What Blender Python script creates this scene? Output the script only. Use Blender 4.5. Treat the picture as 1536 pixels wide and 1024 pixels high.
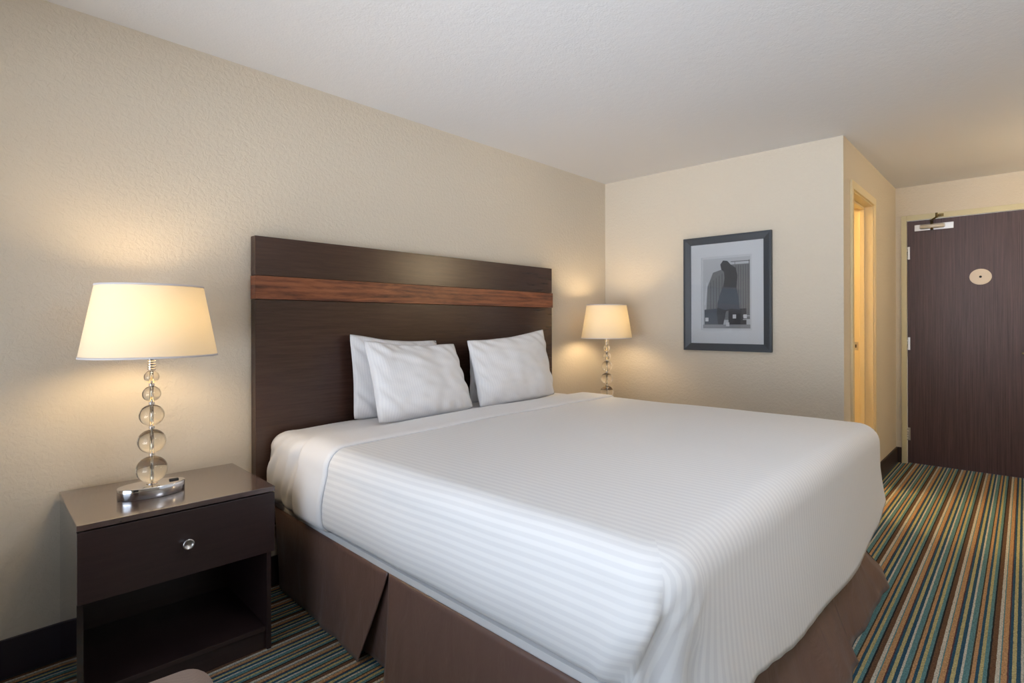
import bpy, bmesh, math, random
from mathutils import Vector, Matrix, noise
random.seed(7)
for o in list(bpy.data.objects): bpy.data.objects.remove(o)
C = bpy.context.scene.collection
S = bpy.context.scene

# ------------------------------------------------------------------ camera, world, exposure
YAW, ROLL, FPX = .7497, -.0029, 827.22
R0 = Vector((math.sin(YAW), -math.cos(YAW), 0)); F0 = Vector((math.cos(YAW), math.sin(YAW), 0)); U0 = Vector((0, 0, 1))
RR = R0*math.cos(ROLL) + U0*math.sin(ROLL); UU = U0*math.cos(ROLL) - R0*math.sin(ROLL)
cam = bpy.data.cameras.new('camera'); co = bpy.data.objects.new('camera', cam); C.objects.link(co)
m = Matrix((RR, UU, -F0)).transposed().to_4x4(); m.translation = Vector((0, -2.642, 1.2449)); co.matrix_world = m
cam.sensor_width = 36; cam.lens = FPX/1536*36; cam.shift_y = -(512-485.1)/1536; cam.clip_start = .05
S.camera = co
S.view_settings.view_transform = 'Standard'; S.view_settings.look = 'None'
S.view_settings.exposure = 0.15; S.view_settings.gamma = 1; S.view_settings.use_curve_mapping = False
W = bpy.data.worlds.new('daylight'); S.world = W; W.use_nodes = True
wn = W.node_tree; tc = wn.nodes.new('ShaderNodeTexCoord'); sp_ = wn.nodes.new('ShaderNodeSeparateXYZ'); wr_ = wn.nodes.new('ShaderNodeValToRGB')
wn.links.new(tc.outputs['Generated'], sp_.inputs[0]); ma = wn.nodes.new('ShaderNodeMath'); ma.operation = 'MULTIPLY_ADD'; ma.inputs[1].default_value = .5; ma.inputs[2].default_value = .5
wn.links.new(sp_.outputs[2], ma.inputs[0]); wn.links.new(ma.outputs[0], wr_.inputs[0])
wr_.color_ramp.elements[0].position = .48; wr_.color_ramp.elements[0].color = (.89, .95, 1.03, 1)      # unseen ground half, glow raised above the sky to lift the ceiling
wr_.color_ramp.elements[1].position = .52; wr_.color_ramp.elements[1].color = (.17, .20, .24, 1)    # open sky
wn.links.new(wr_.outputs[0], wn.nodes['Background'].inputs[0])
W.node_tree.nodes['Background'].inputs[1].default_value = 10.8
S.cycles.max_bounces = 10; S.cycles.diffuse_bounces = 6; S.cycles.transmission_bounces = 10; S.cycles.sample_clamp_indirect = 6
S.cycles.caustics_refractive = False; S.cycles.caustics_reflective = False
WX0, WX1, WY0, WY1, WZ0, WZ1 = -.95, -.83, -3.3, -.45, .32, 2.2        # the window behind the camera's left shoulder
pl = bpy.data.lights.new('window_daylight', 'AREA'); pl.shape = 'RECTANGLE'; pl.size = WY1-WY0; pl.size_y = WZ1-WZ0
pl.cycles.is_portal = True
po = bpy.data.objects.new('window_daylight', pl); C.objects.link(po); po.location = (WX0-.02, (WY0+WY1)/2, (WZ0+WZ1)/2)
po.rotation_euler = Vector((1, 0, 0)).to_track_quat('-Z', 'Z').to_euler()

# ------------------------------------------------------------------ materials
def lin(c):
    return tuple((v/12.92 if v <= .04045 else ((v+.055)/1.055)**2.4) for v in [x/255 for x in c]) + (1,)
def mat(name, col=(200, 200, 200), rough=.6, metal=0, spec=.5, **kw):
    M = bpy.data.materials.new(name); M.use_nodes = True
    b = M.node_tree.nodes['Principled BSDF']
    b.inputs['Base Color'].default_value = lin(col); b.inputs['Roughness'].default_value = rough
    b.inputs['Metallic'].default_value = metal; b.inputs['Specular IOR Level'].default_value = spec
    for k, v in kw.items(): b.inputs[k.replace('_', ' ')].default_value = v
    return M
def N(M, t, **kw):
    n = M.node_tree.nodes.new(t)
    for k, v in kw.items(): setattr(n, k, v)
    return n
def L(M, a, b): M.node_tree.links.new(a, b)
def bsdf(M): return M.node_tree.nodes['Principled BSDF']
def coords(M, kind='Object', scale=(1, 1, 1), loc=(0, 0, 0)):
    t = N(M, 'ShaderNodeTexCoord'); mp = N(M, 'ShaderNodeMapping'); mp.inputs['Scale'].default_value = scale
    mp.inputs['Location'].default_value = loc
    L(M, t.outputs[kind], mp.inputs[0]); return mp.outputs[0]
def noise_tex(M, vec, scale, detail=3, rough=.5, dist=0):
    n = N(M, 'ShaderNodeTexNoise'); n.inputs['Scale'].default_value = scale; n.inputs['Detail'].default_value = detail
    n.inputs['Roughness'].default_value = rough; n.inputs['Distortion'].default_value = dist; L(M, vec, n.inputs['Vector']); return n.outputs['Fac']
def ramp(M, fac, stops, interp='LINEAR'):
    r = N(M, 'ShaderNodeValToRGB'); r.color_ramp.interpolation = interp; e = r.color_ramp.elements
    while len(e) > 1: e.remove(e[-1])
    e[0].position = stops[0][0]; e[0].color = lin(stops[0][1])
    for p, c in stops[1:]: q = e.new(p); q.color = lin(c)
    L(M, fac, r.inputs[0]); return r.outputs[0]
def bump(M, h, strength=.3, dist=.002, prev=None):
    b = N(M, 'ShaderNodeBump'); b.inputs['Strength'].default_value = strength; b.inputs['Distance'].default_value = dist
    L(M, h, b.inputs['Height'])
    if prev: L(M, prev, b.inputs['Normal'])
    L(M, b.outputs[0], bsdf(M).inputs['Normal']); return b.outputs[0]
def mixc(M, fac, a, b, mode='MIX'):
    n = N(M, 'ShaderNodeMix', data_type='RGBA', blend_type=mode)
    for s, v in ((n.inputs[0], fac), (n.inputs[6], a), (n.inputs[7], b)):
        if hasattr(v, 'node'): L(M, v, s)
        elif isinstance(v, (int, float)): s.default_value = v
        else: s.default_value = v if len(v) == 4 else lin(v)
    return n.outputs[2]
def mth(M, op, a, b=None, c=None):
    n = N(M, 'ShaderNodeMath', operation=op)
    for i, v in enumerate((a, b, c)):
        if v is None: continue
        if hasattr(v, 'node'): L(M, v, n.inputs[i])
        else: n.inputs[i].default_value = v
    return n.outputs[0]

def wall_mat(name, col, amp=.35):
    M = mat(name, col, .75, spec=.25)
    v = coords(M)
    h1 = noise_tex(M, v, 55, 4, .55, .6); h2 = noise_tex(M, v, 17, 2, .5, .4)
    s = mth(M, 'ADD', ramp(M, h1, [(.38, (0, 0, 0)), (.62, (255, 255, 255))]), mth(M, 'MULTIPLY', h2, .6))
    bump(M, s, amp, .004)
    return M
M_wall = wall_mat('textured_beige_paint', (210, 200, 184), .28)
M_ceil = mat('white_ceiling_texture', (226, 226, 228), .85, spec=.2)
v = coords(M_ceil); bump(M_ceil, mth(M_ceil, 'ADD', noise_tex(M_ceil, v, 120, 3, .6), noise_tex(M_ceil, v, 30, 2)), .28, .004)
M_outer = mat('plain_outer_wall', (200, 195, 185), .8)

def wood_mat(name, dark, light, grain=(1, 1, 1), rough=.35, contrast=1, spec=.5, coat=0, fine=1.0):
    M = mat(name, dark, rough, spec=spec)
    v = coords(M, scale=grain)
    n1 = noise_tex(M, v, 6*fine, 6, .62, .3); n2 = noise_tex(M, v, 30*fine, 3, .6)
    f = mth(M, 'ADD', mth(M, 'MULTIPLY', n1, .7), mth(M, 'MULTIPLY', n2, .3))
    c = ramp(M, f, [(.36, dark), (.64, light)])
    L(M, c, bsdf(M).inputs['Base Color']); bump(M, n2, .05, .001)
    bsdf(M).inputs['Coat Weight'].default_value = coat; bsdf(M).inputs['Coat Roughness'].default_value = .12
    return M
M_head = wood_mat('dark_espresso_laminate', (54, 36, 30), (69, 47, 40), (.8, 1, 14), .25, spec=.6)
M_night = wood_mat('espresso_laminate', (42, 30, 30), (52, 38, 37), (1, 1, 12), .28, spec=.6)
M_night_side = wood_mat('glossy_espresso_side', (30, 22, 24), (38, 28, 30), (8, 8, 1), .10, spec=1, coat=1)
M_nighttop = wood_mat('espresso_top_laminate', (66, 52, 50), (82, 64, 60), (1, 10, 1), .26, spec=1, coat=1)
M_base = mat('dark_brown_baseboard', (48, 32, 30), .45)
M_base_b = mat('charcoal_brown_baseboard', (38, 31, 40), .45)
M_door = wood_mat('dark_door_veneer', (56, 42, 46), (92, 72, 74), (1, 34, .35), .42, spec=.4)
M_frame = mat('cream_painted_metal', (205, 196, 160), .45)
M_bframe = mat('warm_cream_painted_metal', (222, 205, 165), .42)
M_walnut = mat('figured_walnut', (140, 80, 50), .32, spec=.45)
v = coords(M_walnut, scale=(1.1, 1, 9), loc=(.3, 0, 0))
n1 = noise_tex(M_walnut, v, 2.2, 5, .55, 1.4); n2 = noise_tex(M_walnut, v, 16, 4, .7, .3)
w = N(M_walnut, 'ShaderNodeTexWave', wave_type='BANDS', bands_direction='Z'); w.inputs['Scale'].default_value = 1.3; w.inputs['Distortion'].default_value = 7; w.inputs['Detail'].default_value = 3; w.inputs['Detail Scale'].default_value = .8
L(M_walnut, v, w.inputs['Vector'])
f = mth(M_walnut, 'ADD', mth(M_walnut, 'MULTIPLY', w.outputs['Fac'], .10), mth(M_walnut, 'ADD', mth(M_walnut, 'MULTIPLY', n1, .6), mth(M_walnut, 'MULTIPLY', n2, .3)))
L(M_walnut, ramp(M_walnut, f, [(.34, (72, 40, 30)), (.43, (108, 62, 44)), (.52, (132, 80, 54)), (.64, (150, 94, 64))]), bsdf(M_walnut).inputs['Base Color'])

M_chrome = mat('polished_chrome', (215, 215, 218), .08, metal=1)
M_steel = mat('brushed_steel', (200, 198, 195), .3, metal=1)
M_bronze = mat('aged_bronze', (120, 105, 70), .4, metal=1)
M_dark = mat('dark_plastic', (25, 24, 24), .5)
M_glassball = mat('clear_crystal', (255, 250, 238), .0, Transmission_Weight=1.0, IOR=1.45)
M_strip = mat('pale_trim_edge', (205, 200, 200), .6)

# lampshade: linen that lets light through
M_shade = bpy.data.materials.new('cream_linen_shade'); M_shade.use_nodes = True
nt = M_shade.node_tree; nt.nodes.remove(nt.nodes['Principled BSDF'])
d = nt.nodes.new('ShaderNodeBsdfDiffuse'); t = nt.nodes.new('ShaderNodeBsdfTranslucent'); mx = nt.nodes.new('ShaderNodeMixShader')
d.inputs[0].default_value = lin((222, 210, 188)); t.inputs[0].default_value = lin((250, 226, 170)); mx.inputs[0].default_value = .075
nt.links.new(d.outputs[0], mx.inputs[1]); nt.links.new(t.outputs[0], mx.inputs[2]); nt.links.new(mx.outputs[0], nt.nodes['Material Output'].inputs[0])
def emis(name, col, st):
    M = bpy.data.materials.new(name); M.use_nodes = True; n = M.node_tree; n.nodes.remove(n.nodes['Principled BSDF'])
    e = n.nodes.new('ShaderNodeEmission'); e.inputs[0].default_value = col; e.inputs[1].default_value = st
    n.links.new(e.outputs[0], n.nodes['Material Output'].inputs[0]); return M
M_bulb = emis('lit_bulb', (1, .745, .43, 1), 96)
M_tube = emis('lit_warm_diffuser', (1, .79, .5, 1), 50)
M_bath = emis('lit_bathroom_diffuser', (1, .72, .32, 1), 75)
M_fill = emis('fill_light_diffuser', (.91, .96, 1.04, 1), 16)
def pane_mat(name, refl=.08):
    M = bpy.data.materials.new(name); M.use_nodes = True; n = M.node_tree; n.nodes.remove(n.nodes['Principled BSDF'])
    tr = n.nodes.new('ShaderNodeBsdfTransparent'); g = n.nodes.new('ShaderNodeBsdfGlossy'); g.inputs['Roughness'].default_value = .02
    x = n.nodes.new('ShaderNodeMixShader'); fr = n.nodes.new('ShaderNodeFresnel'); fr.inputs[0].default_value = 1.45
    n.links.new(fr.outputs[0], x.inputs[0]); n.links.new(tr.outputs[0], x.inputs[1]); n.links.new(g.outputs[0], x.inputs[2])
    n.links.new(x.outputs[0], n.nodes['Material Output'].inputs[0]); return M
M_pane = pane_mat('clear_pane')

# bed linen: satin stripes follow the cloth's own x coordinate (UV.x, metres)
def linen(name, col_a, col_b, period=.024, uv=True, sheen=.15):
    M = mat(name, col_a, .62, spec=.3)
    bsdf(M).inputs['Sheen Weight'].default_value = sheen
    if period:
        t = N(M, 'ShaderNodeTexCoord'); sx = N(M, 'ShaderNodeSeparateXYZ'); L(M, t.outputs['UV'], sx.inputs[0])
        fr = mth(M, 'FRACT', mth(M, 'DIVIDE', sx.outputs[0], period))
        tri = mth(M, 'ABSOLUTE', mth(M, 'SUBTRACT', fr, .5))
        k = ramp(M, tri, [(.2, (0, 0, 0)), (.3, (255, 255, 255))])
        L(M, mixc(M, k, col_a, col_b), bsdf(M).inputs['Base Color'])
        L(M, mth(M, 'MULTIPLY_ADD', k, -.22, .68), bsdf(M).inputs['Roughness'])
    v = coords(M)
    h = noise_tex(M, v, 9, 3, .5, .6); bump(M, h, .16, .012)
    return M
M_cover = linen('white_satin_stripe', (226, 226, 227), (217, 217, 219))
M_case = linen('white_pillowcase_stripe', (227, 227, 229), (222, 222, 225), .014)
M_sheet = linen('plain_white_sheet', (226, 226, 229), (226, 226, 229), 0)
M_sheet_strip = mat('white_box_cover', (222, 221, 222), .7)
M_skirt = mat('brown_skirt_cloth', (106, 79, 70), .4, spec=.7); bsdf(M_skirt).inputs['Sheen Weight'].default_value = .1
v = coords(M_skirt, scale=(1, 1, .5)); bump(M_skirt, noise_tex(M_skirt, v, 9, 4, .55, .8), .45, .012)

# striped carpet
M_carpet = mat('striped_loop_carpet', (100, 100, 90), .95, spec=.1)
t = N(M_carpet, 'ShaderNodeTexCoord'); sx = N(M_carpet, 'ShaderNodeSeparateXYZ'); L(M_carpet, t.outputs['Object'], sx.inputs[0])
wob = mth(M_carpet, 'MULTIPLY', mth(M_carpet, 'SUBTRACT', noise_tex(M_carpet, coords(M_carpet, scale=(.5, 1, 1)), 55, 2), .5), .003)
PER = .158; PH = 2.561   # -y of a pale stripe's left edge
u = mth(M_carpet, 'FRACT', mth(M_carpet, 'DIVIDE', mth(M_carpet, 'ADD', mth(M_carpet, 'ADD', mth(M_carpet, 'MULTIPLY', sx.outputs[1], -1), wob), 20*PER-PH), PER))
pale, tan, mar, navy, yel, teal, blk, brn, drk = (182, 177, 164), (172, 134, 96), (82, 56, 58), (44, 76, 96), (168, 158, 114), (88, 126, 130), (34, 38, 40), (98, 72, 54), (64, 54, 44)
st = [(0, pale), (.07, teal), (.09, tan), (.19, mar), (.215, navy), (.27, yel), (.345, navy), (.42, pale), (.465, teal), (.57, drk), (.6, tan), (.67, navy), (.73, yel), (.795, teal), (.865, blk), (.9, brn)]
base = ramp(M_carpet, u, st, 'CONSTANT')
br = mth(M_carpet, 'SUBTRACT', noise_tex(M_carpet, coords(M_carpet, scale=(1, .8, 1)), 170, 3, .8), .5)
v2 = coords(M_carpet)
dash = mth(M_carpet, 'SINE', mth(M_carpet, 'ADD', mth(M_carpet, 'MULTIPLY', sx.outputs[0], 560), mth(M_carpet, 'MULTIPLY', noise_tex(M_carpet, coords(M_carpet), 90, 1), 14)))
hs = N(M_carpet, 'ShaderNodeHueSaturation'); L(M_carpet, base, hs.inputs['Color'])
L(M_carpet, mth(M_carpet, 'ADD', mth(M_carpet, 'MULTIPLY', br, 2.4), mth(M_carpet, 'MULTIPLY_ADD', dash, .11, .95)), hs.inputs['Value'])
L(M_carpet, hs.outputs[0], bsdf(M_carpet).inputs['Base Color'])
bump(M_carpet, noise_tex(M_carpet, v2, 260, 2, .7), .6, .004)
M_taupe = mat('taupe_woven_upholstery', (150, 134, 126), .85, spec=.2)
v = coords(M_taupe); wv = N(M_taupe, 'ShaderNodeTexWave', wave_type='BANDS', bands_direction='DIAGONAL'); wv.inputs['Scale'].default_value = 150; wv.inputs['Distortion'].default_value = 2
L(M_taupe, v, wv.inputs['Vector']); bump(M_taupe, wv.outputs['Fac'], .5, .003)
L(M_taupe, mixc(M_taupe, wv.outputs['Fac'], (128, 112, 106), (160, 144, 136)), bsdf(M_taupe).inputs['Base Color'])
M_pframe = mat('grey_black_frame_wood', (52, 58, 66), .4)
M_mat = mat('white_mat_board', (218, 220, 224), .8)
M_ph = {k: mat('print_'+k, c, .6) for k, c in dict(sky=(186, 189, 194), silo=(112, 114, 118), siloline=(84, 86, 92), shape=(44, 48, 56), mid=(66, 74, 84), white=(206, 208, 212), ground=(140, 142, 146)).items()}

# ------------------------------------------------------------------ mesh helpers
def mesh_obj(name, bm, M, parent=None, smooth=False, loc=None):
    bmesh.ops.recalc_face_normals(bm, faces=bm.faces)
    me = bpy.data.meshes.new(name); bm.to_mesh(me); bm.free()
    for k in (M if isinstance(M, (list, tuple)) else [M]): me.materials.append(k)
    if smooth:
        for p in me.polygons: p.use_smooth = True
    o = bpy.data.objects.new(name, me); C.objects.link(o)
    if parent: o.parent = parent
    if loc: o.location = loc
    return o
def add_box(bm, x0, x1, y0, y1, z0, z1, bev=0, seg=2, mi=0, rot=None):
    r = bmesh.ops.create_cube(bm, size=1); vs = r['verts']
    for q in vs: q.co = Vector(((x0+x1)/2+q.co.x*(x1-x0), (y0+y1)/2+q.co.y*(y1-y0), (z0+z1)/2+q.co.z*(z1-z0)))
    fs = {f for q in vs for f in q.link_faces}
    if bev:
        es = list({e for q in vs for e in q.link_edges})
        rr = bmesh.ops.bevel(bm, geom=es, offset=bev, segments=seg, profile=.5, affect='EDGES')
        fs = set(rr['faces']) | {f for f in fs if f.is_valid}; vs = list({q for f in fs for q in f.verts})
    for f in fs: f.material_index = mi
    if rot: bmesh.ops.transform(bm, matrix=rot, verts=vs)
    return vs
def box(name, x0, x1, y0, y1, z0, z1, M, parent=None, bev=0, seg=2, smooth=False):
    bm = bmesh.new(); add_box(bm, x0, x1, y0, y1, z0, z1, bev, seg); return mesh_obj(name, bm, M, parent, smooth)
def boxes(name, lst, M, parent=None, bev=0):
    bm = bmesh.new()
    for b in lst: add_box(bm, *b, bev=bev)
    return mesh_obj(name, bm, M, parent)
def add_lathe(bm, prof, n=40, cx=0, cy=0, sx=1, sy=1, closed=False, mi=0):
    rings = []
    for r, z in prof:
        if r < 1e-6: rings.append([bm.verts.new((cx, cy, z))])
        else: rings.append([bm.verts.new((cx+sx*r*math.cos(2*math.pi*k/n), cy+sy*r*math.sin(2*math.pi*k/n), z)) for k in range(n)])
    pr = list(zip(rings, rings[1:])) + ([(rings[-1], rings[0])] if closed else [])
    for a, b in pr:
        for k in range(n):
            j = (k+1) % n
            if len(a) == 1 and len(b) == 1: continue
            if len(a) == 1: f = bm.faces.new((a[0], b[j], b[k]))
            elif len(b) == 1: f = bm.faces.new((a[k], a[j], b[0]))
            else: f = bm.faces.new((a[k], a[j], b[j], b[k]))
            f.material_index = mi; f.smooth = True
    return [v for r in rings for v in r]
def add_cyl(bm, p, q, r, n=16, r2=None):
    p, q = Vector(p), Vector(q); dv = q-p
    rot = Vector((0, 0, 1)).rotation_difference(dv).to_matrix().to_4x4(); rot.translation = p
    r2 = r if r2 is None else r2
    vs = add_lathe(bm, [(0, 0), (r, 0), (r2, dv.length), (0, dv.length)], n)
    bmesh.ops.transform(bm, matrix=rot, verts=vs); return vs
def add_sphere(bm, c, r, n=32):
    pr = [(r*math.sin(math.pi*k/(n//2)), c[2]-r*math.cos(math.pi*k/(n//2))) for k in range(n//2+1)]
    pr[0] = (0, c[2]-r); pr[-1] = (0, c[2]+r)
    return add_lathe(bm, pr, n, c[0], c[1])
def prism(bm, pts, y0, y1, axis='x', mi=0):
    """polygon in the wall's plane (axis x: pts are (y,z), extruded from x=y0 to y1)"""
    a = [bm.verts.new((y0, p[0], p[1])) for p in pts]; b = [bm.verts.new((y1, p[0], p[1])) for p in pts]
    fs = [bm.faces.new(a), bm.faces.new(b[::-1])]
    for i in range(len(pts)):
        j = (i+1) % len(pts); fs.append(bm.faces.new((a[i], b[i], b[j], a[j])))
    for f in fs: f.material_index = mi
def thing(name, label, cat, loc=(0, 0, 0), rz=0, group=None):
    o = bpy.data.objects.new(name, None); C.objects.link(o); o.location = loc; o.rotation_euler = (0, 0, rz)
    return tag(o, label, cat, group)
def tag(o, label, cat, group=None):
    o['label'] = label; o['category'] = cat
    if group: o['group'] = group
    return o
def struct(o, label=None, cat=None):
    o['kind'] = 'structure'
    if label: o['label'] = label; o['category'] = cat
    return o
def add_mod(o, t, **kw):
    md = o.modifiers.new(t.lower(), t)
    for k, v in kw.items(): setattr(md, k, v)
    return md
def smoothstep(a, b, x):
    t = max(0, min(1, (x-a)/(b-a))) if a != b else float(x >= b); return t*t*(3-2*t)
def nz(x, y, z, s=1): return noise.noise(Vector((x*s, y*s, z*s)))

# ------------------------------------------------------------------ room shell
XB, YB, XD, H = 4.017, -1.794, 5.95, 2.44
YR = -3.75; T = .12
struct(box('floor', WX0, XD+T, YR-T, T, -.06, 0, M_carpet), 'blue, tan and brown striped carpet over the whole floor', 'floor')
struct(box('ceiling', WX0, XD+T, YR-T, T, H, H+.08, M_ceil), 'white textured ceiling', 'ceiling')
struct(box('wall_left', WX0, XD+T, 0, T, 0, H, M_wall), 'long beige textured wall behind the headboard', 'wall')
struct(box('wall_back', XB, XB+T, YB+T, 0, 0, H, M_wall), 'beige wall with the framed print', 'wall')
DX0, DX1, DH = 4.24, 4.965, 2.14    # bathroom doorway
struct(boxes('wall_bathroom', [(XB, DX0, YB, YB+T, 0, H), (DX1, XD, YB, YB+T, 0, H), (DX0, DX1, YB, YB+T, DH, H)], M_wall), 'beige wall holding the bathroom doorway', 'wall')
DY1, DY0 = -1.858, -2.82; ZD = 2.165
struct(boxes('wall_entry', [(XD, XD+T, DY1, 0, 0, H), (XD, XD+T, YR, DY0, 0, H), (XD, XD+T, DY0, DY1, ZD, H)], M_wall), 'beige wall around the entrance door', 'wall')
struct(box('wall_right', WX0, XD+T, YR-T, YR, 0, H, M_wall), 'beige wall across the room from the bed', 'wall')
struct(boxes('wall_window', [(WX0, WX1, YR, WY0, 0, H), (WX0, WX1, WY1, 0, 0, H), (WX0, WX1, WY0, WY1, 0, WZ0), (WX0, WX1, WY0, WY1, WZ1, H)], M_wall), 'beige wall with the window behind the camera', 'wall')
# window
win = boxes('window_1', [(WX0+.02, WX0+.07, WY0, WY0+.05, WZ0, WZ1), (WX0+.02, WX0+.07, WY1-.05, WY1, WZ0, WZ1), (WX0+.02, WX0+.07, WY0+.05, WY1-.05, WZ0, WZ0+.05),
     (WX0+.02, WX0+.07, WY0+.05, WY1-.05, WZ1-.05, WZ1), (WX0+.025, WX0+.065, (WY0+WY1)/2-.025, (WY0+WY1)/2+.025, WZ0+.05, WZ1-.05)], M_frame)
struct(win, 'wide aluminium framed window beside the camera', 'window')
box('window_pane', WX0+.04, WX0+.046, WY0+.05, WY1-.05, WZ0+.05, WZ1-.05, M_pane, win)
# baseboards
def baseb(name, lst, M): return struct(boxes(name, lst, M, bev=.002), 'dark brown baseboard', 'baseboard')
BH, BT = .136, .013
baseb('baseboard_left', [(WX1, XB, -BT, 0, 0, BH)], M_base_b)
baseb('baseboard_back', [(XB-BT, XB, YB, -BT, 0, BH)], M_base)
baseb('baseboard_bathroom', [(XB, DX0-.046, YB-BT, YB, 0, BH), (DX1+.031, XD-BT, YB-BT, YB, 0, BH)], M_base)
baseb('baseboard_entry', [(XD-BT, XD, -1.834, YB, 0, BH), (XD-BT, XD, YR, -2.86, 0, BH)], M_base)
baseb('baseboard_right', [(WX1, XD, YR, YR+BT, 0, BH)], M_base)
baseb('baseboard_window', [(WX1, WX1+BT, YR+BT, -BT, 0, BH)], M_base)

# bathroom beyond the doorway
M_bwall = wall_mat('warm_bathroom_paint', (226, 210, 178), .25)
struct(boxes('wall_bath_inner', [(XB+T, XD, -.012, -.001, 0, H), (XB+T, XB+T+.01, YB+T, -.012, 0, H), (XD-.01, XD-.001, YB+T, -.012, 0, H)], M_bwall), 'pale warm wall inside the bathroom', 'wall')
bl = thing('bathroom_ceiling_light', 'lit warm ceiling light inside the bathroom', 'light', (4.75, -.85, H-.075))
box('housing', -.3, .3, -.13, .13, .045, .075, M_frame, bl, .006); box('diffuser', -.29, .29, -.12, .12, 0, .045, M_bath, bl, .01)
# bathroom door frame: casing, reveal, stop, rebate with strike plate
fr = thing('trim_1', 'cream metal frame of the bathroom doorway', 'door frame'); fr['kind'] = 'structure'
yo = YB-.014; yi = -1.62
boxes('casing', [(DX0-.045, DX0+.004, yo, YB, 0, DH-.004), (DX1-.004, DX1+.03, yo, YB, 0, DH-.004), (DX0-.045, DX1+.03, yo, YB, DH-.004, DH+.05)], M_bframe, fr, .002)
boxes('jamb', [(DX0, DX0+.012, YB, yi, 0, DH), (DX1-.012, DX1, YB, yi, 0, DH), (DX0+.012, DX1-.012, YB, yi, DH-.012, DH)], M_bframe, fr, .001)
boxes('door_stop', [(DX0+.012, DX0+.026, -1.738, -1.705, 0, DH-.012), (DX1-.026, DX1-.012, -1.738, -1.705, 0, DH-.012), (DX0+.026, DX1-.026, -1.738, -1.705, DH-.026, DH-.012)], M_bframe, fr, .002)
sp = box('strike_plate', DX1-.014, DX1-.0118, -1.693, -1.662, 1.03, 1.095, M_steel, fr, .0005); sp['label'] = 'small steel strike plate on the jamb'
box('strike_hole', DX1-.0146, DX1-.0138, -1.683, -1.673, 1.05, 1.075, M_dark, sp)

# entrance door
ef = thing('trim_2', 'cream metal frame around the dark entrance door', 'door frame'); ef['kind'] = 'structure'
boxes('frame_post', [(XD-.012, XD+.09, -1.876, -1.836, 0, 2.184)], M_frame, ef, .002)
boxes('frame_post', [(XD-.012, XD+.09, -2.85, -2.81, 0, 2.184)], M_frame, ef, .002)
boxes('frame_head', [(XD-.012, XD+.09, -2.81, -1.876, 2.138, 2.184)], M_frame, ef, .002)
door = box('door_1', XD+.004, XD+.048, -2.807, -1.879, .008, 2.134, M_door, None, .001)
struct(door, 'dark brown wood-grain entrance door at the end of the entry', 'door')
for z in (1.855, 1.058, .262):
    bm = bmesh.new()
    for k in range(5): add_cyl(bm, (XD-.004, -1.8765, z-.055+k*.022+.001), (XD-.004, -1.8765, z-.055+k*.022+.021), .0075, 12)
    add_box(bm, XD-.003, XD+.003, -1.898, -1.8785, z-.055, z+.055, mi=0)
    mesh_obj('hinge', bm, M_steel, door)
cl = box('door_closer', XD-.006, XD+.0035, -2.200, -1.932, 2.042, 2.095, M_steel, door, .001); cl['label'] = 'silver surface-mounted door closer near the door top'
bm = bmesh.new(); add_cyl(bm, (XD-.028, -2.135, 2.071), (XD-.028, -1.978, 2.071), .019, 20); add_box(bm, XD-.04, XD-.006, -2.142, -1.97, 2.056, 2.086, .004); mesh_obj('closer_body', bm, mat('silver_paint', (205, 200, 190), .4, metal=.3), cl)
bm = bmesh.new(); add_cyl(bm, (XD-.03, -2.055, 2.04), (XD-.03, -2.055, 2.115), .010, 14)
add_box(bm, XD-.075, XD-.02, -2.065, -2.045, 2.108, 2.116, .001)
add_cyl(bm, (XD-.07, -2.05, 2.112), (XD-.16, -2.10, 2.125), .007, 10); add_cyl(bm, (XD-.16, -2.10, 2.12), (XD-.16, -2.10, 2.16), .009, 10)
add_cyl(bm, (XD-.16, -2.10, 2.14), (XD-.015, -2.11, 2.16), .006, 10); add_box(bm, XD-.02, XD-.012, -2.135, -2.085, 2.148, 2.172, .001)
mesh_obj('closer_arm', bm, M_bronze, cl, loc=(0, 0, 0))
bm = bmesh.new(); pr = [(0, 0), (.071, 0), (.071, .003), (.068, .004), (0, .004)]; vs = add_lathe(bm, pr, 48, sx=1, sy=.92)
bmesh.ops.transform(bm, matrix=Matrix.Translation((XD+.004, -2.372, 1.619)) @ Matrix.Rotation(-math.pi/2, 4, 'Y') @ Matrix.Rotation(math.pi/2, 4, 'Z'), verts=vs)
pp = mesh_obj('peephole_plate', bm, mat('beige_plate', (222, 210, 196), .5), door); pp['label'] = 'round beige plate around the peephole'
bm = bmesh.new(); vs = add_lathe(bm, [(0, 0), (.009, 0), (.009, .008), (.006, .0095), (0, .0095)], 24)
bmesh.ops.transform(bm, matrix=Matrix.Translation((XD+.003, -2.372, 1.619)) @ Matrix.Rotation(-math.pi/2, 4, 'Y'), verts=vs)
mesh_obj('peephole', bm, M_dark, pp)
bm = bmesh.new(); add_cyl(bm, (XD+.004, -2.74, 1.0), (XD-.05, -2.74, 1.0), .012, 16); add_cyl(bm, (XD-.045, -2.745, 1.0), (XD-.045, -2.62, 1.0), .009, 14)
add_box(bm, XD-.004, XD+.004, -2.77, -2.71, .93, 1.1, .002); mesh_obj('door_handle', bm, M_steel, door)
# entry light fixture on the far wall, outside the frame
sc = thing('vanity_light', 'long warm wall light over the entry vanity', 'light', (4.95, YR, 2.02))
box('back_plate', -.33, .33, 0, .03, -.05, .05, M_steel, sc, .004); box('diffuser', -.31, .31, .03, .1, -.045, .045, M_tube, sc, .02)

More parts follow.
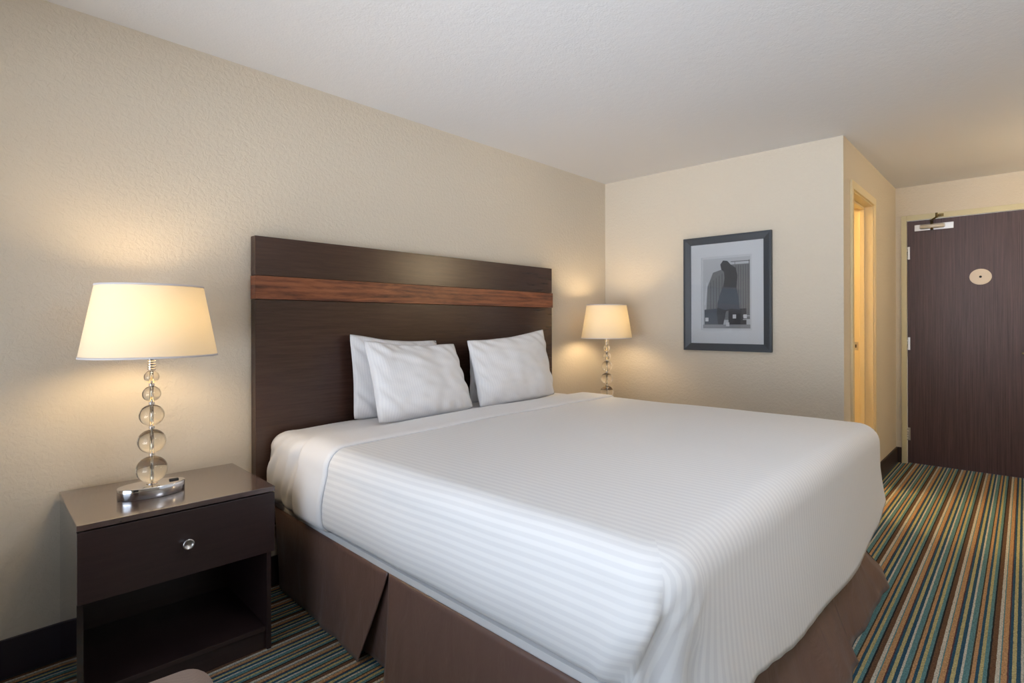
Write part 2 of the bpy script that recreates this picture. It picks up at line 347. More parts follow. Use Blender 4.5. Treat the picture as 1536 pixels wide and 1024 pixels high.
cf = thing('added_fill_light', 'added round fill light on the ceiling, out of view', 'light', (1.5, -3.0, H-.09))  # added unseen fill that brightens the bed's top and foot
bm = bmesh.new(); add_lathe(bm, [(0, .07), (.31, .07), (.32, .09), (0, .09)], 48); mesh_obj('rim', bm, M_steel, cf)
bm = bmesh.new(); add_lathe(bm, [(0, 0), (.15, .008), (.26, .035), (.30, .069), (0, .069)], 48); mesh_obj('diffuser', bm, M_fill, cf)

# ------------------------------------------------------------------ headboard
HX0, HX1, HZ = 1.052, 3.222, 1.654
hb = thing('headboard', 'wide dark espresso headboard with a walnut band, mounted on the wall', 'headboard', (0, 0, 0))
box('upper_panel', HX0, HX1, -.05, -.001, 1.472, HZ, M_head, hb, .0012)
box('walnut_band', HX0-.002, HX1+.002, -.058, -.001, 1.362, 1.470, M_walnut, hb, .001)['label'] = 'reddish walnut accent band'
box('lower_panel', HX0, HX1, -.05, -.001, .30, 1.360, M_head, hb, .0012)

# ------------------------------------------------------------------ bed
ZT = .748
def xn(y): return 1.10+.027*y
XF = 3.205
def yfoot(x): return -2.12-.01*(x-1.05)/2.15
bed = thing('bed', 'king bed with white bedding and a brown bed skirt', 'bed', (0, 0, 0))
RC = .115
def perimeter(y0, ds=.02):
    """plan outline near side -> foot -> far side: list of (point, outward normal, region, arc length past the corner start)"""
    out = []; ycn = yfoot(1.05)+RC; ycf = yfoot(XF)+RC
    n = int((y0-ycn)/ds)
    for i in range(n+1):
        y = y0+(ycn-y0)*i/n; out.append((Vector((xn(y), y)), Vector((-1, 0)), 'near'))
    c = Vector((xn(ycn)+RC, ycn))
    for i in range(1, 13):
        a = math.pi+math.pi/2*i/12; nn = Vector((math.cos(a), math.sin(a))); out.append((c+nn*RC, nn, 'corner'))
    x0, x1 = c.x, XF-RC; n = int((x1-x0)/ds)
    for i in range(1, n):
        x = x0+(x1-x0)*i/n; out.append((Vector((x, yfoot(x) if i > 3 else c.y-RC+(yfoot(x)-(c.y-RC))*i/4)), Vector((0, -1)), 'foot'))
    c = Vector((XF-RC, ycf))
    for i in range(0, 13):
        a = -math.pi/2+math.pi/2*i/12; nn = Vector((math.cos(a), math.sin(a))); out.append((c+nn*RC, nn, 'farcorner'))
    n = int((y0-ycf)/.05)
    for i in range(1, n+1): out.append((Vector((XF, ycf+(y0-ycf)*i/n)), Vector((1, 0)), 'far'))
    return out
def top_z(x, y):
    return ZT + .004*nz(x, y, .3, 2.2) + .003*nz(x, y, 1.7, 5) + .012*math.sin(math.pi*max(0, min(1, (x-1.05)/2.15)))
def edge_profile(zb, hang, off=0, nz_=22):
    """(outset, z-of-side 0..1, kind): from the bottom up over the rounded top edge; hang 0 = tucked in, 1 = hangs loose"""
    r = .075; out = []
    zt = ZT
    for k in range(nz_):
        t = k/(nz_-1); z = zb+(zt-r-zb)*t
        o = .016*math.sin(math.pi*min(1, t*1.05))*(1-hang)+hang*(.030*(1-t)**1.5)
        if hang < .5: o -= .030*max(0, 1-t/.16)**2*(1-hang)
        out.append((o+off, z))
    for k in range(1, 9):
        a = math.pi/2*k/8; out.append((-r*(1-math.cos(a))+off*math.cos(a), zt-r+r*math.sin(a)+off*math.sin(a)))
    out.append((-r-.02, zt+off))
    return out
def make_cloth_bed(name, y0, zb_fn, off, M, parent=None):
    per = perimeter(y0); bm = bmesh.new(); uvl = bm.loops.layers.uv.new('UVMap')
    cols = []; ctr = Vector(((xn(y0)+XF)/2, y0))
    arc = 0; prev = None; NP = len(edge_profile(.4, 0)); NW = 26
    ycr = yfoot(1.05)+RC+.004
    for idx, (p, n, reg) in enumerate(per):
        pass
    # duplicate a column at the hospital-corner crease
    lst = []
    for e in per:
        lst.append(e+(False,))
    c0 = min(i for i, e in enumerate(lst) if e[2] == 'corner')
    ic = c0+4
    lst = [(e[0], e[1], 'near' if i <= ic else e[2], e[3]) for i, e in enumerate(lst)]
    e = lst[ic]; lst = lst[:ic+1]+[(e[0].lerp(lst[ic+1][0], .25), e[1].lerp(lst[ic+1][1], .25).normalized(), 'tuck', True)]+[(q[0], q[1], q[2], True) for q in lst[ic+1:]]
    dist = [0]
    for a_, b_ in zip(lst, lst[1:]): dist.append(dist[-1]+(b_[0]-a_[0]).length)
    dist = [d_-dist[ic] for d_ in dist]
    prevp = None; arc = 0
    for ii, (p, n, reg, past) in enumerate(lst):
        dd = dist[ii]
        if reg in ('tuck', 'corner'):
            if prevp is not None: arc += (p-prevp).length
        hang = 0 if reg in ('near', 'far') else 1
        prof = edge_profile(zb_fn(p, reg), hang, off)
        col = []; drop = 0; lp = None
        zb = prof[0][1]
        for k, (o, z) in enumerate(prof):
            side = 1-smoothstep(zb, ZT-.05, z)      # 1 at the bottom, 0 at the edge
            px, py = p.x, p.y
            # the crease leans: lower cloth past it reaches further toward the head
            pull = math.exp(-(dd/.13)**2); py += .105*side**1.3*pull
            if reg == 'near': o += .013*smoothstep(-.14, 0, dd)*min(1, side*2.5)+.004*side*nz(dd, z, 0, 30)*smoothstep(-.2, 0, dd)
            elif dd < .3: o -= .018*min(1, side*2.5)*math.exp(-(dd/.04)**2)
            s_along = arc if reg in ('tuck', 'corner') else (p.x-1.15 if reg == 'foot' else 0)
            if reg in ('tuck', 'corner'):
                o += .017*math.sin(arc*95+z*14)*smoothstep(.60, .40, z)+.0045*math.sin(arc*150-z*60)*math.exp(-((z-.62)/.06)**2)
            elif reg == 'foot':
                xx = p.x-1.1
                o += .010*math.sin(xx*62+z*10)*smoothstep(.52, .30, z)*math.exp(-xx*4) + .006*side*nz(p.x, z, 4, 2.5)
                
            elif reg == 'farcorner': o -= .022*side**1.5
            if reg == 'near': o += .004*nz(p.y, z, 2, 4)*min(1, side*3)
            X = px+n.x*o; Y = py+n.y*o
            if k >= len(prof)-9: zz = z+(top_z(X, Y)-ZT)*smoothstep(ZT-.075, ZT, z)
            else: zz = z
            if lp is not None: drop += math.hypot((zz-lp[2]), (o-lp[3]))
            lp = (X, Y, zz, o)
            col.append([Vector((X, Y, zz)), drop])
        tot = col[-1][1]
        # uv: distance from the edge outward
        for c_ in col:
            dn = tot-c_[1]; ex, ey = col[-1][0].x, col[-1][0].y
            if reg == 'near': c_[1] = (ex-dn, c_[0].y)
            elif reg == 'far': c_[1] = (ex+dn, c_[0].y)
            elif reg in ('tuck', 'corner'):
                w = smoothstep(.12, .0, dn)
                c_[1] = ((XC0 - .12 + (arc)*.9)*(1-w)+ex*w, ey-dn) if False else (ex*w+(1-w)*(1.03+arc), ey-dn)
            else: c_[1] = (c_[0].x, ey-dn)
        # inward to the head-centre
        e3 = col[-1][0]
        for k in range(1, NW+1):
            w = 1-k/NW; q = ctr+(Vector((e3.x, e3.y))-ctr)*w
            zz = top_z(q.x, q.y)+off
            col.append([Vector((q.x, q.y, zz)), (q.x, q.y)])
        cols.append(col); prevp = p
    V = [[bm.verts.new(c_[0]) for c_ in col] for col in cols]
    for i in range(len(cols)-1):
        for k in range(len(cols[i])-1):
            qs = [(i, k), (i+1, k), (i+1, k+1), (i, k+1)]
            f = bm.faces.new([V[a][b] for a, b in qs]); f.smooth = True
            for lp_, (a, b) in zip(f.loops, qs): lp_[uvl].uv = cols[a if a != ic+1 or i != ic else ic][b][1]
    bmesh.ops.remove_doubles(bm, verts=[v for c_ in V for v in c_[-1:]], dist=.0008)
    o = mesh_obj(name, bm, M, parent, True); add_mod(o, 'SOLIDIFY', thickness=.004, offset=-1)
    return o
def zb_cover(p, reg):
    if reg in ('near', 'far'): return .425
    if reg == 'tuck': return .36
    if reg == 'farcorner': return .37
    x = p.x
    pts = [(1.0, .40), (1.36, .372), (1.78, .318), (2.47, .287), (2.85, .34), (3.09, .41), (3.3, .42)]
    for (a, b), (c, d) in zip(pts, pts[1:]):
        if x <= c: return b+(d-b)*smoothstep(a, c, x)
    return .38
cover = make_cloth_bed('coverlet', -.47, zb_cover, .006, M_cover)
tag(cover, 'white satin-striped bedspread covering the bed from the turned-down fold to the foot', 'bedspread')

def section_cloth(name, ya, yb, ny, off_fn, zb, M, parent=None, wr=0, thick=.004, head=False, y_shift=None):
    """cloth across the whole bed between y=ya (head) and yb, its cross-section like the bedspread's"""
    bm = bmesh.new(); uvl = bm.loops.layers.uv.new('UVMap'); rows = []
    for j in range(ny+1):
        y = ya+(yb-ya)*j/ny; off = off_fn(j/ny); row = []; pr = edge_profile(zb, 0, off)
        def P(x, z, o, nx, side):
            yy = y+(y_shift(x, z) if y_shift else 0)
            w_ = 0
            if wr: w_ = wr*(.8*nz(x*.6, yy*3+z*2.0, z, 5)+.6*math.sin(yy*55+z*30+3*nz(x, yy, z, 3))*smoothstep(.66, .48, z)*nz(yy*4, z*2, 1, 2))
            if wr > .01 and nx: w_ += .007*math.sin(yy*75+z*28+2*nz(yy, z, 3, 6))*smoothstep(.70, .60, z)*smoothstep(.40, .46, z)*smoothstep(-.08, -.14, yy)*smoothstep(-.50, -.36, yy)
            return Vector((x+nx*w_, yy, z+(0 if nx else w_*.35)))
        for o, z in pr: row.append(P(xn(y)-o, z+(top_z(xn(y)-o, y)-ZT)*smoothstep(ZT-.075, ZT, z), o, -1, 0))
        x0 = row[-1].x; x1 = XF-.095
        for k in range(1, 60): x = x0+(x1-x0)*k/60; row.append(P(x, top_z(x, y)+off, 0, 0, 0))
        for o, z in pr[::-1]: row.append(P(XF+o, z+(top_z(XF+o, y)-ZT)*smoothstep(ZT-.075, ZT, z), o, 1, 0))
        rows.append(row)
    V = [[bm.verts.new(p) for p in r] for r in rows]
    for j in range(ny):
        for k in range(len(V[0])-1):
            f = bm.faces.new((V[j][k], V[j+1][k], V[j+1][k+1], V[j][k+1])); f.smooth = True
            for l_ in f.loops: l_[uvl].uv = (l_.vert.co.x, l_.vert.co.y)
    if head:
        f = bm.faces.new(V[0]); 
    o = mesh_obj(name, bm, M, parent, True)
    if thick: add_mod(o, 'SOLIDIFY', thickness=thick, offset=-1)
    return o
# mattress with fitted sheet (shows at the head), box base
mt = section_cloth('mattress', -.075, -.60, 60, lambda t: -.002-.012*smoothstep(.08, 0, t)+(-.010)*smoothstep(.6, .8, t), .42, M_sheet, bed, wr=.022, thick=0, head=True)
mt['label'] = 'white fitted sheet showing at the head of the mattress'
bm = bmesh.new(); add_box(bm, 1.13, XF-.04, -2.0, -.5, .43, .70, .03); mesh_obj('mattress_core', bm, M_sheet, mt)
def skx(y):
    pts = [(-.05, 1.132), (-.6, 1.108), (-1.1, 1.088), (-2.05, 1.060)]
    for (a, b), (c, d) in zip(pts, pts[1:]):
        if y >= c: return b+(d-b)*(y-a)/(c-a)
    return 1.060
bm = bmesh.new(); v8 = []
YS = [-.065, -.6, -1.1, -2.05]
for z, o in ((.2, .03), (.375, .03), (.392, .003), (.418, 0), (.424, .02)):
    v8.append([bm.verts.new((skx(y)+o, y-(o if y > -.1 else 0), z)) for y in YS]+[bm.verts.new((XF-.03-o, -2.05, z)), bm.verts.new((XF-.03-o, -.065-o, z))])
for a, b in zip(v8, v8[1:]):
    for k in range(6): bm.faces.new((a[k], a[(k+1) % 6], b[(k+1) % 6], b[k]))
bm.faces.new(v8[0]); bm.faces.new(v8[-1])
mesh_obj('box_base', bm, M_sheet_strip, bed)['label'] = 'white covered box base showing as a thin strip above the skirt'
# turned-down sheet band
def band_off(t):
    return .004+.014*smoothstep(0, .12, t)*(1-smoothstep(.93, 1, t)*.6)
ts = section_cloth('top_sheet', -.40, -.665, 30, band_off, .422, M_sheet, None, wr=.003, thick=.005,
                   y_shift=lambda x, z: .035*smoothstep(1.6, 3.2, x)+.02*math.sin((x-1.1)*2.2)*0+.045*smoothstep(.70, .45, z)*.6)
tag(ts, 'smooth white sheet folded back over the striped bedspread below the pillows', 'sheet')

# bed skirt
def skirt_panel(top, bot, zt, fold, M, parent, name='skirt_panel', seed=0, nzs=18, zfloor=.006, bow=0, pw=1.5):
    """top / bot: polylines (lists of xy) with equal sampling; hangs from zt to the floor with soft folds"""
    def samp(pl, t):
        ls = [0]
        for a, b in zip(pl, pl[1:]): ls.append(ls[-1]+(Vector(b)-Vector(a)).length)
        d = t*ls[-1]
        for i in range(len(pl)-1):
            if d <= ls[i+1]+1e-9:
                w = (d-ls[i])/max(1e-9, ls[i+1]-ls[i]); return Vector(pl[i]).lerp(Vector(pl[i+1]), w), (Vector(pl[i+1])-Vector(pl[i])).normalized()
        return Vector(pl[-1]), (Vector(pl[-1])-Vector(pl[-2])).normalized()
    n = 90; bm = bmesh.new(); V = []
    for i in range(n+1):
        t = i/n; a, ta = samp(top, t); b, tb = samp(bot, t); tn = (ta+tb).normalized(); nn = Vector((tn.y, -tn.x)); col = []
        for k in range(nzs+1):
            w = k/nzs; z = zt+(zfloor-zt)*w; p = a.lerp(b, w**pw)
            amp = fold*(w**.8)*(.6*math.sin(t*fold_n+seed+2.2*nz(t*3, seed, 0, 1)+w*.8)+.8*nz(t*7, seed, w*.8, 1.3)+.35*nz(t*20, seed+5, w*1.5, 1))
            p = p-nn*amp-nn*bow*math.sin(math.pi*min(1, w*1.15))*smoothstep(.35, .85, t)
            col.append(bm.verts.new((p.x, p.y, z)))
        V.append(col)
    for i in range(n):
        for k in range(nzs): f = bm.faces.new((V[i][k], V[i+1][k], V[i+1][k+1], V[i][k+1])); f.smooth = True
    o = mesh_obj(name, bm, M, parent, True); add_mod(o, 'SOLIDIFY', thickness=.0025, offset=0); return o
fold_n = 16
sk_in = boxes('bed_skirt', [(1.165, XF-.05, -2.0, -1.98, .02, .38), (1.165, 1.18, -1.98, -.09, .02, .38), (XF-.065, XF-.05, -1.98, -.09, .02, .38)], M_skirt, bed)
sk_in['label'] = 'dark brown pleated bed skirt reaching the carpet'
skirt_panel([(skx(y), y) for y in (-.07, -.35, -.6, -.85, -1.045)], [(1.150, -.07), (1.128, -.45), (1.098, -.845)], .394, .006, M_skirt, sk_in, seed=1, pw=1.05)
skirt_panel([(skx(y), y) for y in (-1.05, -1.3, -1.6, -2.06)], [(1.078, -1.03), (1.055, -1.6), (1.03, -2.08)], .394, .006, M_skirt, sk_in, seed=2, pw=1.05)
skirt_panel([(skx(-.93)+.016, -.93), (skx(-1.2)+.016, -1.2)], [(1.15, -.78), (1.125, -1.2)], .385, .003, M_skirt, sk_in, name='pleat_insert', seed=3)
YF = -2.068
skirt_panel([(1.065, YF), (1.6, YF), (2.34, YF)], [(1.03, -2.12), (1.6, -2.19), (2.33, -2.205)], .394, .016, M_skirt, sk_in, seed=4)
skirt_panel([(2.345, YF+.002), (2.8, YF), (3.10, YF), (3.165, YF+.02), (3.18, YF+.12)],
            [(2.36, -2.155), (2.75, -2.165), (3.08, -2.165), (3.22, -2.14), (3.24, -1.95)], .394, .008, M_skirt, sk_in, seed=6, bow=.06)
skirt_panel([(2.26, YF+.012), (2.44, YF+.012)], [(2.2, -2.10), (2.5, -2.10)], .385, .003, M_skirt, sk_in, name='pleat_insert', seed=3)
skirt_panel([(3.18, YF+.13), (3.178, -1.0), (3.176, -.07)], [(3.24, -1.93), (3.22, -1.0), (3.20, -.07)], .394, .008, M_skirt, sk_in, seed=8)

# ------------------------------------------------------------------ pillows, from their four corners
def pillow(BL, BR, TR, TL, thick, seed, label, grp):
    BL, BR, TR, TL = map(Vector, (BL, BR, TR, TL)); nu, nv = 56, 44
    bm = bmesh.new(); uvl = bm.loops.layers.uv.new('UVMap')
    nrm = ((BR-BL).cross(TL-BL)).normalized()
    if nrm.y > 0: nrm = -nrm
    ctr = (BL+BR+TR+TL)/4
    sheets = []
    for side in (1, -1):
        rows = []
        for j in range(nv+1):
            b = -1+2*j/nv; row = []
            for i in range(nu+1):
                a = -1+2*i/nu
                p = BL*(1-a)*(1-b)/4+BR*(1+a)*(1-b)/4+TR*(1+a)*(1+b)/4+TL*(1-a)*(1+b)/4
                # edges pull in between the corners
                ex = .014*(1-b*b)*a*abs(a)**2-.004*(1-b**4)*a+.004*abs(b)**12*a; ez = (.022 if b > 0 else -.007)*(1-a*a)*b*abs(b)**2-.002*(1-a**4)*b+.004*abs(a)**12*b
                p = p-(BR-BL).normalized()*ex-(TL-BL).normalized()*ez
                e = max(0, (1-a**4)*(1-b**4)); e2 = max(0, (1-a*a)*(1-b*b))
                h = thick*(.35*e**.55*(e2**.25)+.65*e2**.55)*(1-.30*b)
                wr = 0
                edge = 1-min(1, e2*2.2)
                wr += .012*edge*math.sin((a+b*.6)*21+seed*3+3*nz(a, b, seed, 1.2))*e**.4
                wr += .016*nz(a*1.2, b*1.2, seed*2.1, 1.6)*e**.5+.008*nz(a, b, seed+9, 4)*e**.5
                # long diagonal pull folds
                dd = (a*.5+b*.9-.35); wr += .007*math.exp(-(dd/.09)**2)*e*smoothstep(.9, -.4, a)*(1 if seed in (1, 2) else .3)
                p = p+nrm*side*(h/2+wr*(.5 if side < 0 else 1)*(1 if e > 0 else 0))
                p += nrm*.008*math.sin(a*9+seed)*(1-e)*.5
                row.append((p, (a*.33, b*.2)))
            rows.append(row)
        sheets.append(rows)
    VV = [[[bm.verts.new(p) for p, _ in r] for r in rows] for rows in sheets]
    for s_, V in enumerate(VV):
        for j in range(nv):
            for i in range(nu):
                idx = [(j, i), (j, i+1), (j+1, i+1), (j+1, i)]
                f = bm.faces.new([V[q][r] for q, r in (idx if s_ == 0 else idx[::-1])]); f.smooth = True
                for l_, (q, r) in zip(f.loops, idx if s_ == 0 else idx[::-1]): l_[uvl].uv = sheets[s_][q][r][1]
    bmesh.ops.remove_doubles(bm, verts=bm.verts, dist=.0009)
    o = mesh_obj('pillow', bm, M_case, None, True); tag(o, label, 'pillow', grp); return o
G = 'white pillows standing against the headboard'
pillow((1.50, -.150, .760), (2.12, -.15, .760), (2.065, -.115, 1.150), (1.497, -.115, 1.196), .115, 1, 'left rear white pillow, against the headboard behind the slouching front pillow', G)
pillow((1.507, -.36, .764), (2.14, -.355, .770), (2.085, -.25, 1.134), (1.493, -.25, 1.166), .165, 2, 'left front white striped pillow, leaning on the pillow behind it', G)
pillow((2.29, -.150, .760), (2.93, -.15, .760), (2.94, -.110, 1.180), (2.32, -.115, 1.120), .115, 3, 'right rear white pillow, mostly hidden between headboard and front pillow', G)
pillow((2.175, -.36, .766), (2.868, -.355, .774), (2.875, -.25, 1.207), (2.175, -.25, 1.148), .165, 4, 'right front white striped pillow, nearest the corner lamp', G)

# ------------------------------------------------------------------ nightstands
def dup(root, loc, rz, label, group=None):
    r = root.copy(); C.objects.link(r); r.location = loc; r.rotation_euler = (0, 0, rz); r['label'] = label
    for ch in list(root.children):
        c = ch.copy(); C.objects.link(c); c.parent = r
        for g in ch.children: d = g.copy(); C.objects.link(d); d.parent = c
    return r
NW_, ND_, NH_ = .601, .49, .625
ns = thing('nightstand', 'dark espresso nightstand left of the bed, drawer above an open shelf', 'nightstand', (.3275, -.504, 0), -.0498, 'matching nightstands on both sides of the bed')
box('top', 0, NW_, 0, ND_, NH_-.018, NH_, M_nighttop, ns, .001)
box('side_panel', .0015, .0185, .018, ND_, 0, NH_-.0185, M_night_side, ns, .0008)
box('side_panel', NW_-.025, NW_-.009, .018, ND_, 0, NH_-.0185, M_night, ns, .0008)
box('back_panel', .019, NW_-.0255, ND_-.012, ND_-.002, .05, NH_-.0185, M_night, ns)
box('shelf', .019, NW_-.0255, .024, ND_-.0125, .072, .088, M_night, ns, .001)
box('toe_panel', .019, NW_-.0255, .034, .048, 0, .0715, M_night, ns)
box('divider', .019, NW_-.0255, .03, ND_-.0125, .39, .402, M_night, ns)
dr = box('drawer', .001, NW_-.002, -.001, .0175, .378, .602, M_night, ns, .001)
bm = bmesh.new(); vs = add_lathe(bm, [(0, 0), (.008, 0), (.007, .012), (.0165, .018), (.018, .023), (.017, .026), (.014, .0265), (.0125, .024), (.004, .0215), (0, .0212)], 36)
bmesh.ops.transform(bm, matrix=Matrix.Translation((.301, -.001, .492)) @ Matrix.Rotation(math.pi/2, 4, 'X'), verts=vs)
mesh_obj('knob', bm, M_steel, dr, True)['label'] = 'round brushed steel knob'
dup(ns, (3.335, -.49, 0), 0.0, 'dark espresso nightstand right of the bed, mostly hidden behind the bedspread')

# ------------------------------------------------------------------ lamps
lamp = thing('table_lamp', 'lit lamp with stacked glass balls on the nightstand left of the bed', 'lamp', (.577, -.305, NH_), -.05, 'matching glass-ball bedside lamps')
bm = bmesh.new(); hB = .040
prof = [(0, 0), (.104, 0), (.106, .002), (.106, hB-.003), (.1045, hB), (0, hB)]
add_lathe(bm, prof, 64, sx=1, sy=.56); bs = mesh_obj('base', bm, M_chrome, lamp)
for p in bs.data.polygons: p.use_smooth = abs(p.normal.z) < .5
bs['label'] = 'oval polished chrome base'
box('switch', .055, .085, -.008, .006, hB-.001, hB+.005, M_dark, bs, .0015)
zc = hB; balls = []
for r, gap in ((.0505, .004), (.0455, .010), (.0405, .012), (.030, .010), (.0245, .010)):
    zc += gap; balls.append((zc+r*.96, r)); zc += 2*r*.96
for z, r in balls:
    bm = bmesh.new(); n = 24; pr = []
    a0 = math.asin(.0045/r)
    for k in range(n+1):
        a = a0+(math.pi-2*a0)*k/n; pr.append((r*math.sin(a), z-.96*r*math.cos(a)))
    add_lathe(bm, pr, 48, closed=True); mesh_obj('glass_ball', bm, M_glassball, lamp, True)
bm = bmesh.new(); ztop = zc+.012
add_cyl(bm, (0, 0, hB), (0, 0, ztop+.05), .0032, 16)
for i, (z, r) in enumerate(balls):
    add_cyl(bm, (0, 0, z-r*.965-.0045), (0, 0, z-r*.965), .010, 20, .0085)
    if i: add_cyl(bm, (0, 0, z-r*.965-.010), (0, 0, z-r*.965-.0055), .0085, 20, .010)
add_cyl(bm, (0, 0, balls[0][0]-balls[0][1]*.965-.003), (0, 0, balls[0][0]-balls[0][1]*.965), .018, 24, .012)
mesh_obj('rod', bm, M_chrome, lamp)
bm = bmesh.new()
for k in range(6): add_lathe(bm, [(.0, ztop-.010+k*.009), (.0135, ztop-.010+k*.009), (.0145, ztop-.0065+k*.009), (.0135, ztop-.002+k*.009), (0, ztop-.002+k*.009)], 24)
mesh_obj('socket', bm, M_chrome, lamp)
zs0, zs1 = 1.128-NH_, 1.388-NH_
bm = bmesh.new()
A0, B0, A1, B1 = .216, .185, .168, .144
def oval(bm, rings, n=72, closed=True):
    rr = [[bm.verts.new((a*math.cos(2*math.pi*k/n), b*math.sin(2*math.pi*k/n), z)) for k in range(n)] for a, b, z in rings]
    for p, q in list(zip(rr, rr[1:]))+([(rr[-1], rr[0])] if closed else []):
        for k in range(n): f = bm.faces.new((p[k], p[(k+1) % n], q[(k+1) % n], q[k])); f.smooth = True
oval(bm, [(A0, B0, zs0), (A1, B1, zs1)], closed=False)
sh = mesh_obj('lamp_shade', bm, M_shade, lamp, True); sh['label'] = 'glowing cream linen shade'
for (a, b, z, s) in ((A0, B0, zs0, 1), (A1, B1, zs1, -1)):
    bm = bmesh.new(); k = .048/.26*s*.008/.2
    oval(bm, [(a+.0015, b+.0015, z), (a+.0015-.0015*s, b+.0015-.0015*s, z+s*.007), (a-.0015*s-.001, b-.0015*s-.001, z+s*.007), (a-.0015, b-.0015, z)])
    mesh_obj('shade_trim', bm, M_strip, sh, True)
bm = bmesh.new()
for k in range(3):
    a = 2*math.pi*k/3+.4; add_cyl(bm, (.012*math.cos(a), .012*math.sin(a), ztop+.048), (A0*.985*math.cos(a), B0*.985*math.sin(a), zs0+.014), .0016, 8)
mesh_obj('shade_spider', bm, M_steel, sh)
bm = bmesh.new(); z0_ = zs0+.055; z1_ = zs1-.06
add_lathe(bm, [(0, z0_), (.014, z0_), (.018, z0_+.02), (.029, z0_+.055), (.031, z1_-.035), (.026, z1_-.014), (.014, z1_-.003), (0, z1_)], 24); mesh_obj('bulb', bm, M_bulb, lamp, True)
dup(lamp, (3.615, -.275, NH_), 0.0, 'lit glass-ball lamp on the right nightstand, in the corner beyond the pillows')

# ------------------------------------------------------------------ framed print
pic = thing('framed_print', 'dark framed black and white print with a wide white mat on the back wall', 'picture', (0, 0, 0))
fy0, fy1, fz0, fz1 = -1.364, -.724, 1.040, 1.885; wd = .054; XW = XB-.001
bm = bmesh.new()
def mitre(bm, o, i, xa, xb, xc):
    (oy0, oy1, oz0, oz1), (iy0, iy1, iz0, iz1) = o, i
    O = [(oy0, oz0), (oy1, oz0), (oy1, oz1), (oy0, oz1)]; I = [(iy0, iz0), (iy1, iz0), (iy1, iz1), (iy0, iz1)]
    for k in range(4):
        j = (k+1) % 4
        M1 = [((O[k][0]*.75+I[k][0]*.25), (O[k][1]*.75+I[k][1]*.25)), ((O[j][0]*.75+I[j][0]*.25), (O[j][1]*.75+I[j][1]*.25))]
        ring = [[(xa, *O[k]), (xb, *O[k]), (xb, *M1[0]), (xc, *I[k]), (xa, *I[k])], [(xa, *O[j]), (xb, *O[j]), (xb, *M1[1]), (xc, *I[j]), (xa, *I[j])]]
        vv = [[bm.verts.new(q) for q in r] for r in ring]
        for q in range(5): bm.faces.new((vv[0][q], vv[0][(q+1) % 5], vv[1][(q+1) % 5], vv[1][q]))
mitre(bm, (fy0, fy1, fz0, fz1), (fy0+wd, fy1-wd, fz0+wd, fz1-wd), XW, XW-.026, XW-.018)
mesh_obj('frame', bm, M_pframe, pic)
py0, py1, pz0, pz1 = -1.216, -.870, 1.205, 1.72
bm = bmesh.new(); mitre(bm, (fy0+wd-.004, fy1-wd+.004, fz0+wd-.004, fz1-wd+.004), (py0-.012, py1+.012, pz0-.014, pz1+.014), XW-.004, XW-.0095, XW-.0085)
mesh_obj('mat_board', bm, M_mat, pic)
bm = bmesh.new(); X0 = XW-.004; kk = list(M_ph)
def poly(pts, layer, key): prism(bm, [(py0+(1-a)*(py1-py0), pz0+b*(pz1-pz0)) for a, b in pts], X0-.0004*layer, X0-.0004*(layer+1), mi=kk.index(key))
rc = lambda a0, a1, b0, b1: [(a0, b0), (a1, b0), (a1, b1), (a0, b1)]
add_box(bm, XW-.004, XW-.0005, py0-.02, py1+.02, pz0-.02, pz1+.02, mi=kk.index('white'))
poly(rc(0, 1, 0, 1), 0, 'sky')
poly([(.06, .12), (.52, .12), (.52, .86), (.22, .80), (.1, .6)], 1, 'silo'); poly(rc(.52, .99, .12, .90), 1, 'silo')
for k in range(6): a = .16+k*.062; poly(rc(a, a+.016, .14, .66+.03*k), 2, 'siloline')
for k in range(6): a = .70+k*.05; poly(rc(a, a+.014, .2, .885), 2, 'siloline')
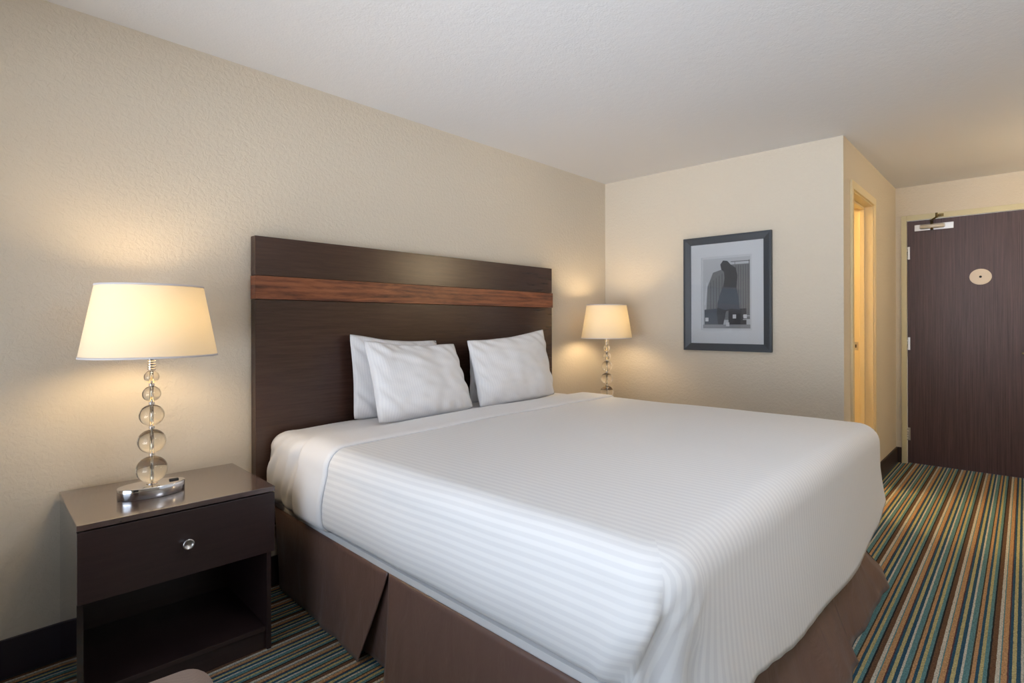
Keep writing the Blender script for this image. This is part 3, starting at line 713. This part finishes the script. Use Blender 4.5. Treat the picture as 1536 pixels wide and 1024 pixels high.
poly(rc(.6, .99, .935, .945), 1, 'siloline'); poly(rc(.97, .985, .88, .95), 1, 'siloline'); poly(rc(.68, .69, .9, .945), 1, 'siloline')
poly(rc(0, 1, 0, .055), 2, 'ground')
poly([(.03, .055), (.44, .055), (.44, .29), (.03, .27)], 3, 'mid'); poly([(.55, .055), (.92, .055), (.92, .28), (.55, .27)], 3, 'shape')
# a plain dark standing sculpture-like mass, generic
blob = [(.33, .055), (.44, .055), (.50, .24), (.62, .27), (.66, .055), (.78, .055), (.79, .25), (.75, .44), (.72, .58), (.74, .74), (.70, .85), (.60, .90), (.53, .955), (.44, .965), (.38, .91), (.40, .84), (.46, .80), (.47, .70), (.44, .60), (.38, .50), (.32, .36), (.30, .2)]
poly(blob, 4, 'shape')
poly([(.38, .50), (.44, .59), (.72, .57), (.76, .42), (.79, .26), (.62, .28), (.48, .26), (.31, .30)], 5, 'mid')
for a, b in ((.05, .10), (.50, .03), (.64, .14), (.86, .14)): poly(rc(a, a+.07, b, b+.055), 6, 'white')
for b in (.12, .17): poly(rc(.85, .99, b, b+.008), 7, 'white')
poly([(.03, .34), (.05, .34), (.10, .66), (.08, .66)], 3, 'white')
mesh_obj('photographic_print', bm, [M_ph[k] for k in kk], pic)['label'] = 'grey photograph of ribbed silos with a dark standing form'
box('glass_pane', XW-.0125, XW-.0105, fy0+wd-.003, fy1-wd+.003, fz0+wd-.003, fz1-wd+.003, M_pane, pic)

# ------------------------------------------------------------------ footstool (only its far rounded corner shows at the bottom edge)
fs = thing('footstool', 'taupe woven footstool in the foreground, its rounded top corner just showing below the nightstand', 'footstool', (.165, -1.395, 0), -.10)
def soft(name, *b, r=.05, seg=6, M=M_taupe, parent=fs): return box(name, *b, M, parent, r, seg, True)
soft('cushion', -.285, .285, -.225, .225, .30, .46, r=.062, seg=8); soft('body', -.275, .275, -.215, .215, .11, .31, r=.02, seg=3)
for x in (-.24, .24):
    for y in (-.18, .18):
        bm = bmesh.new(); add_cyl(bm, (x, y, 0), (x, y, .115), .014, 14, .02); mesh_obj('leg', bm, M_night, fs)
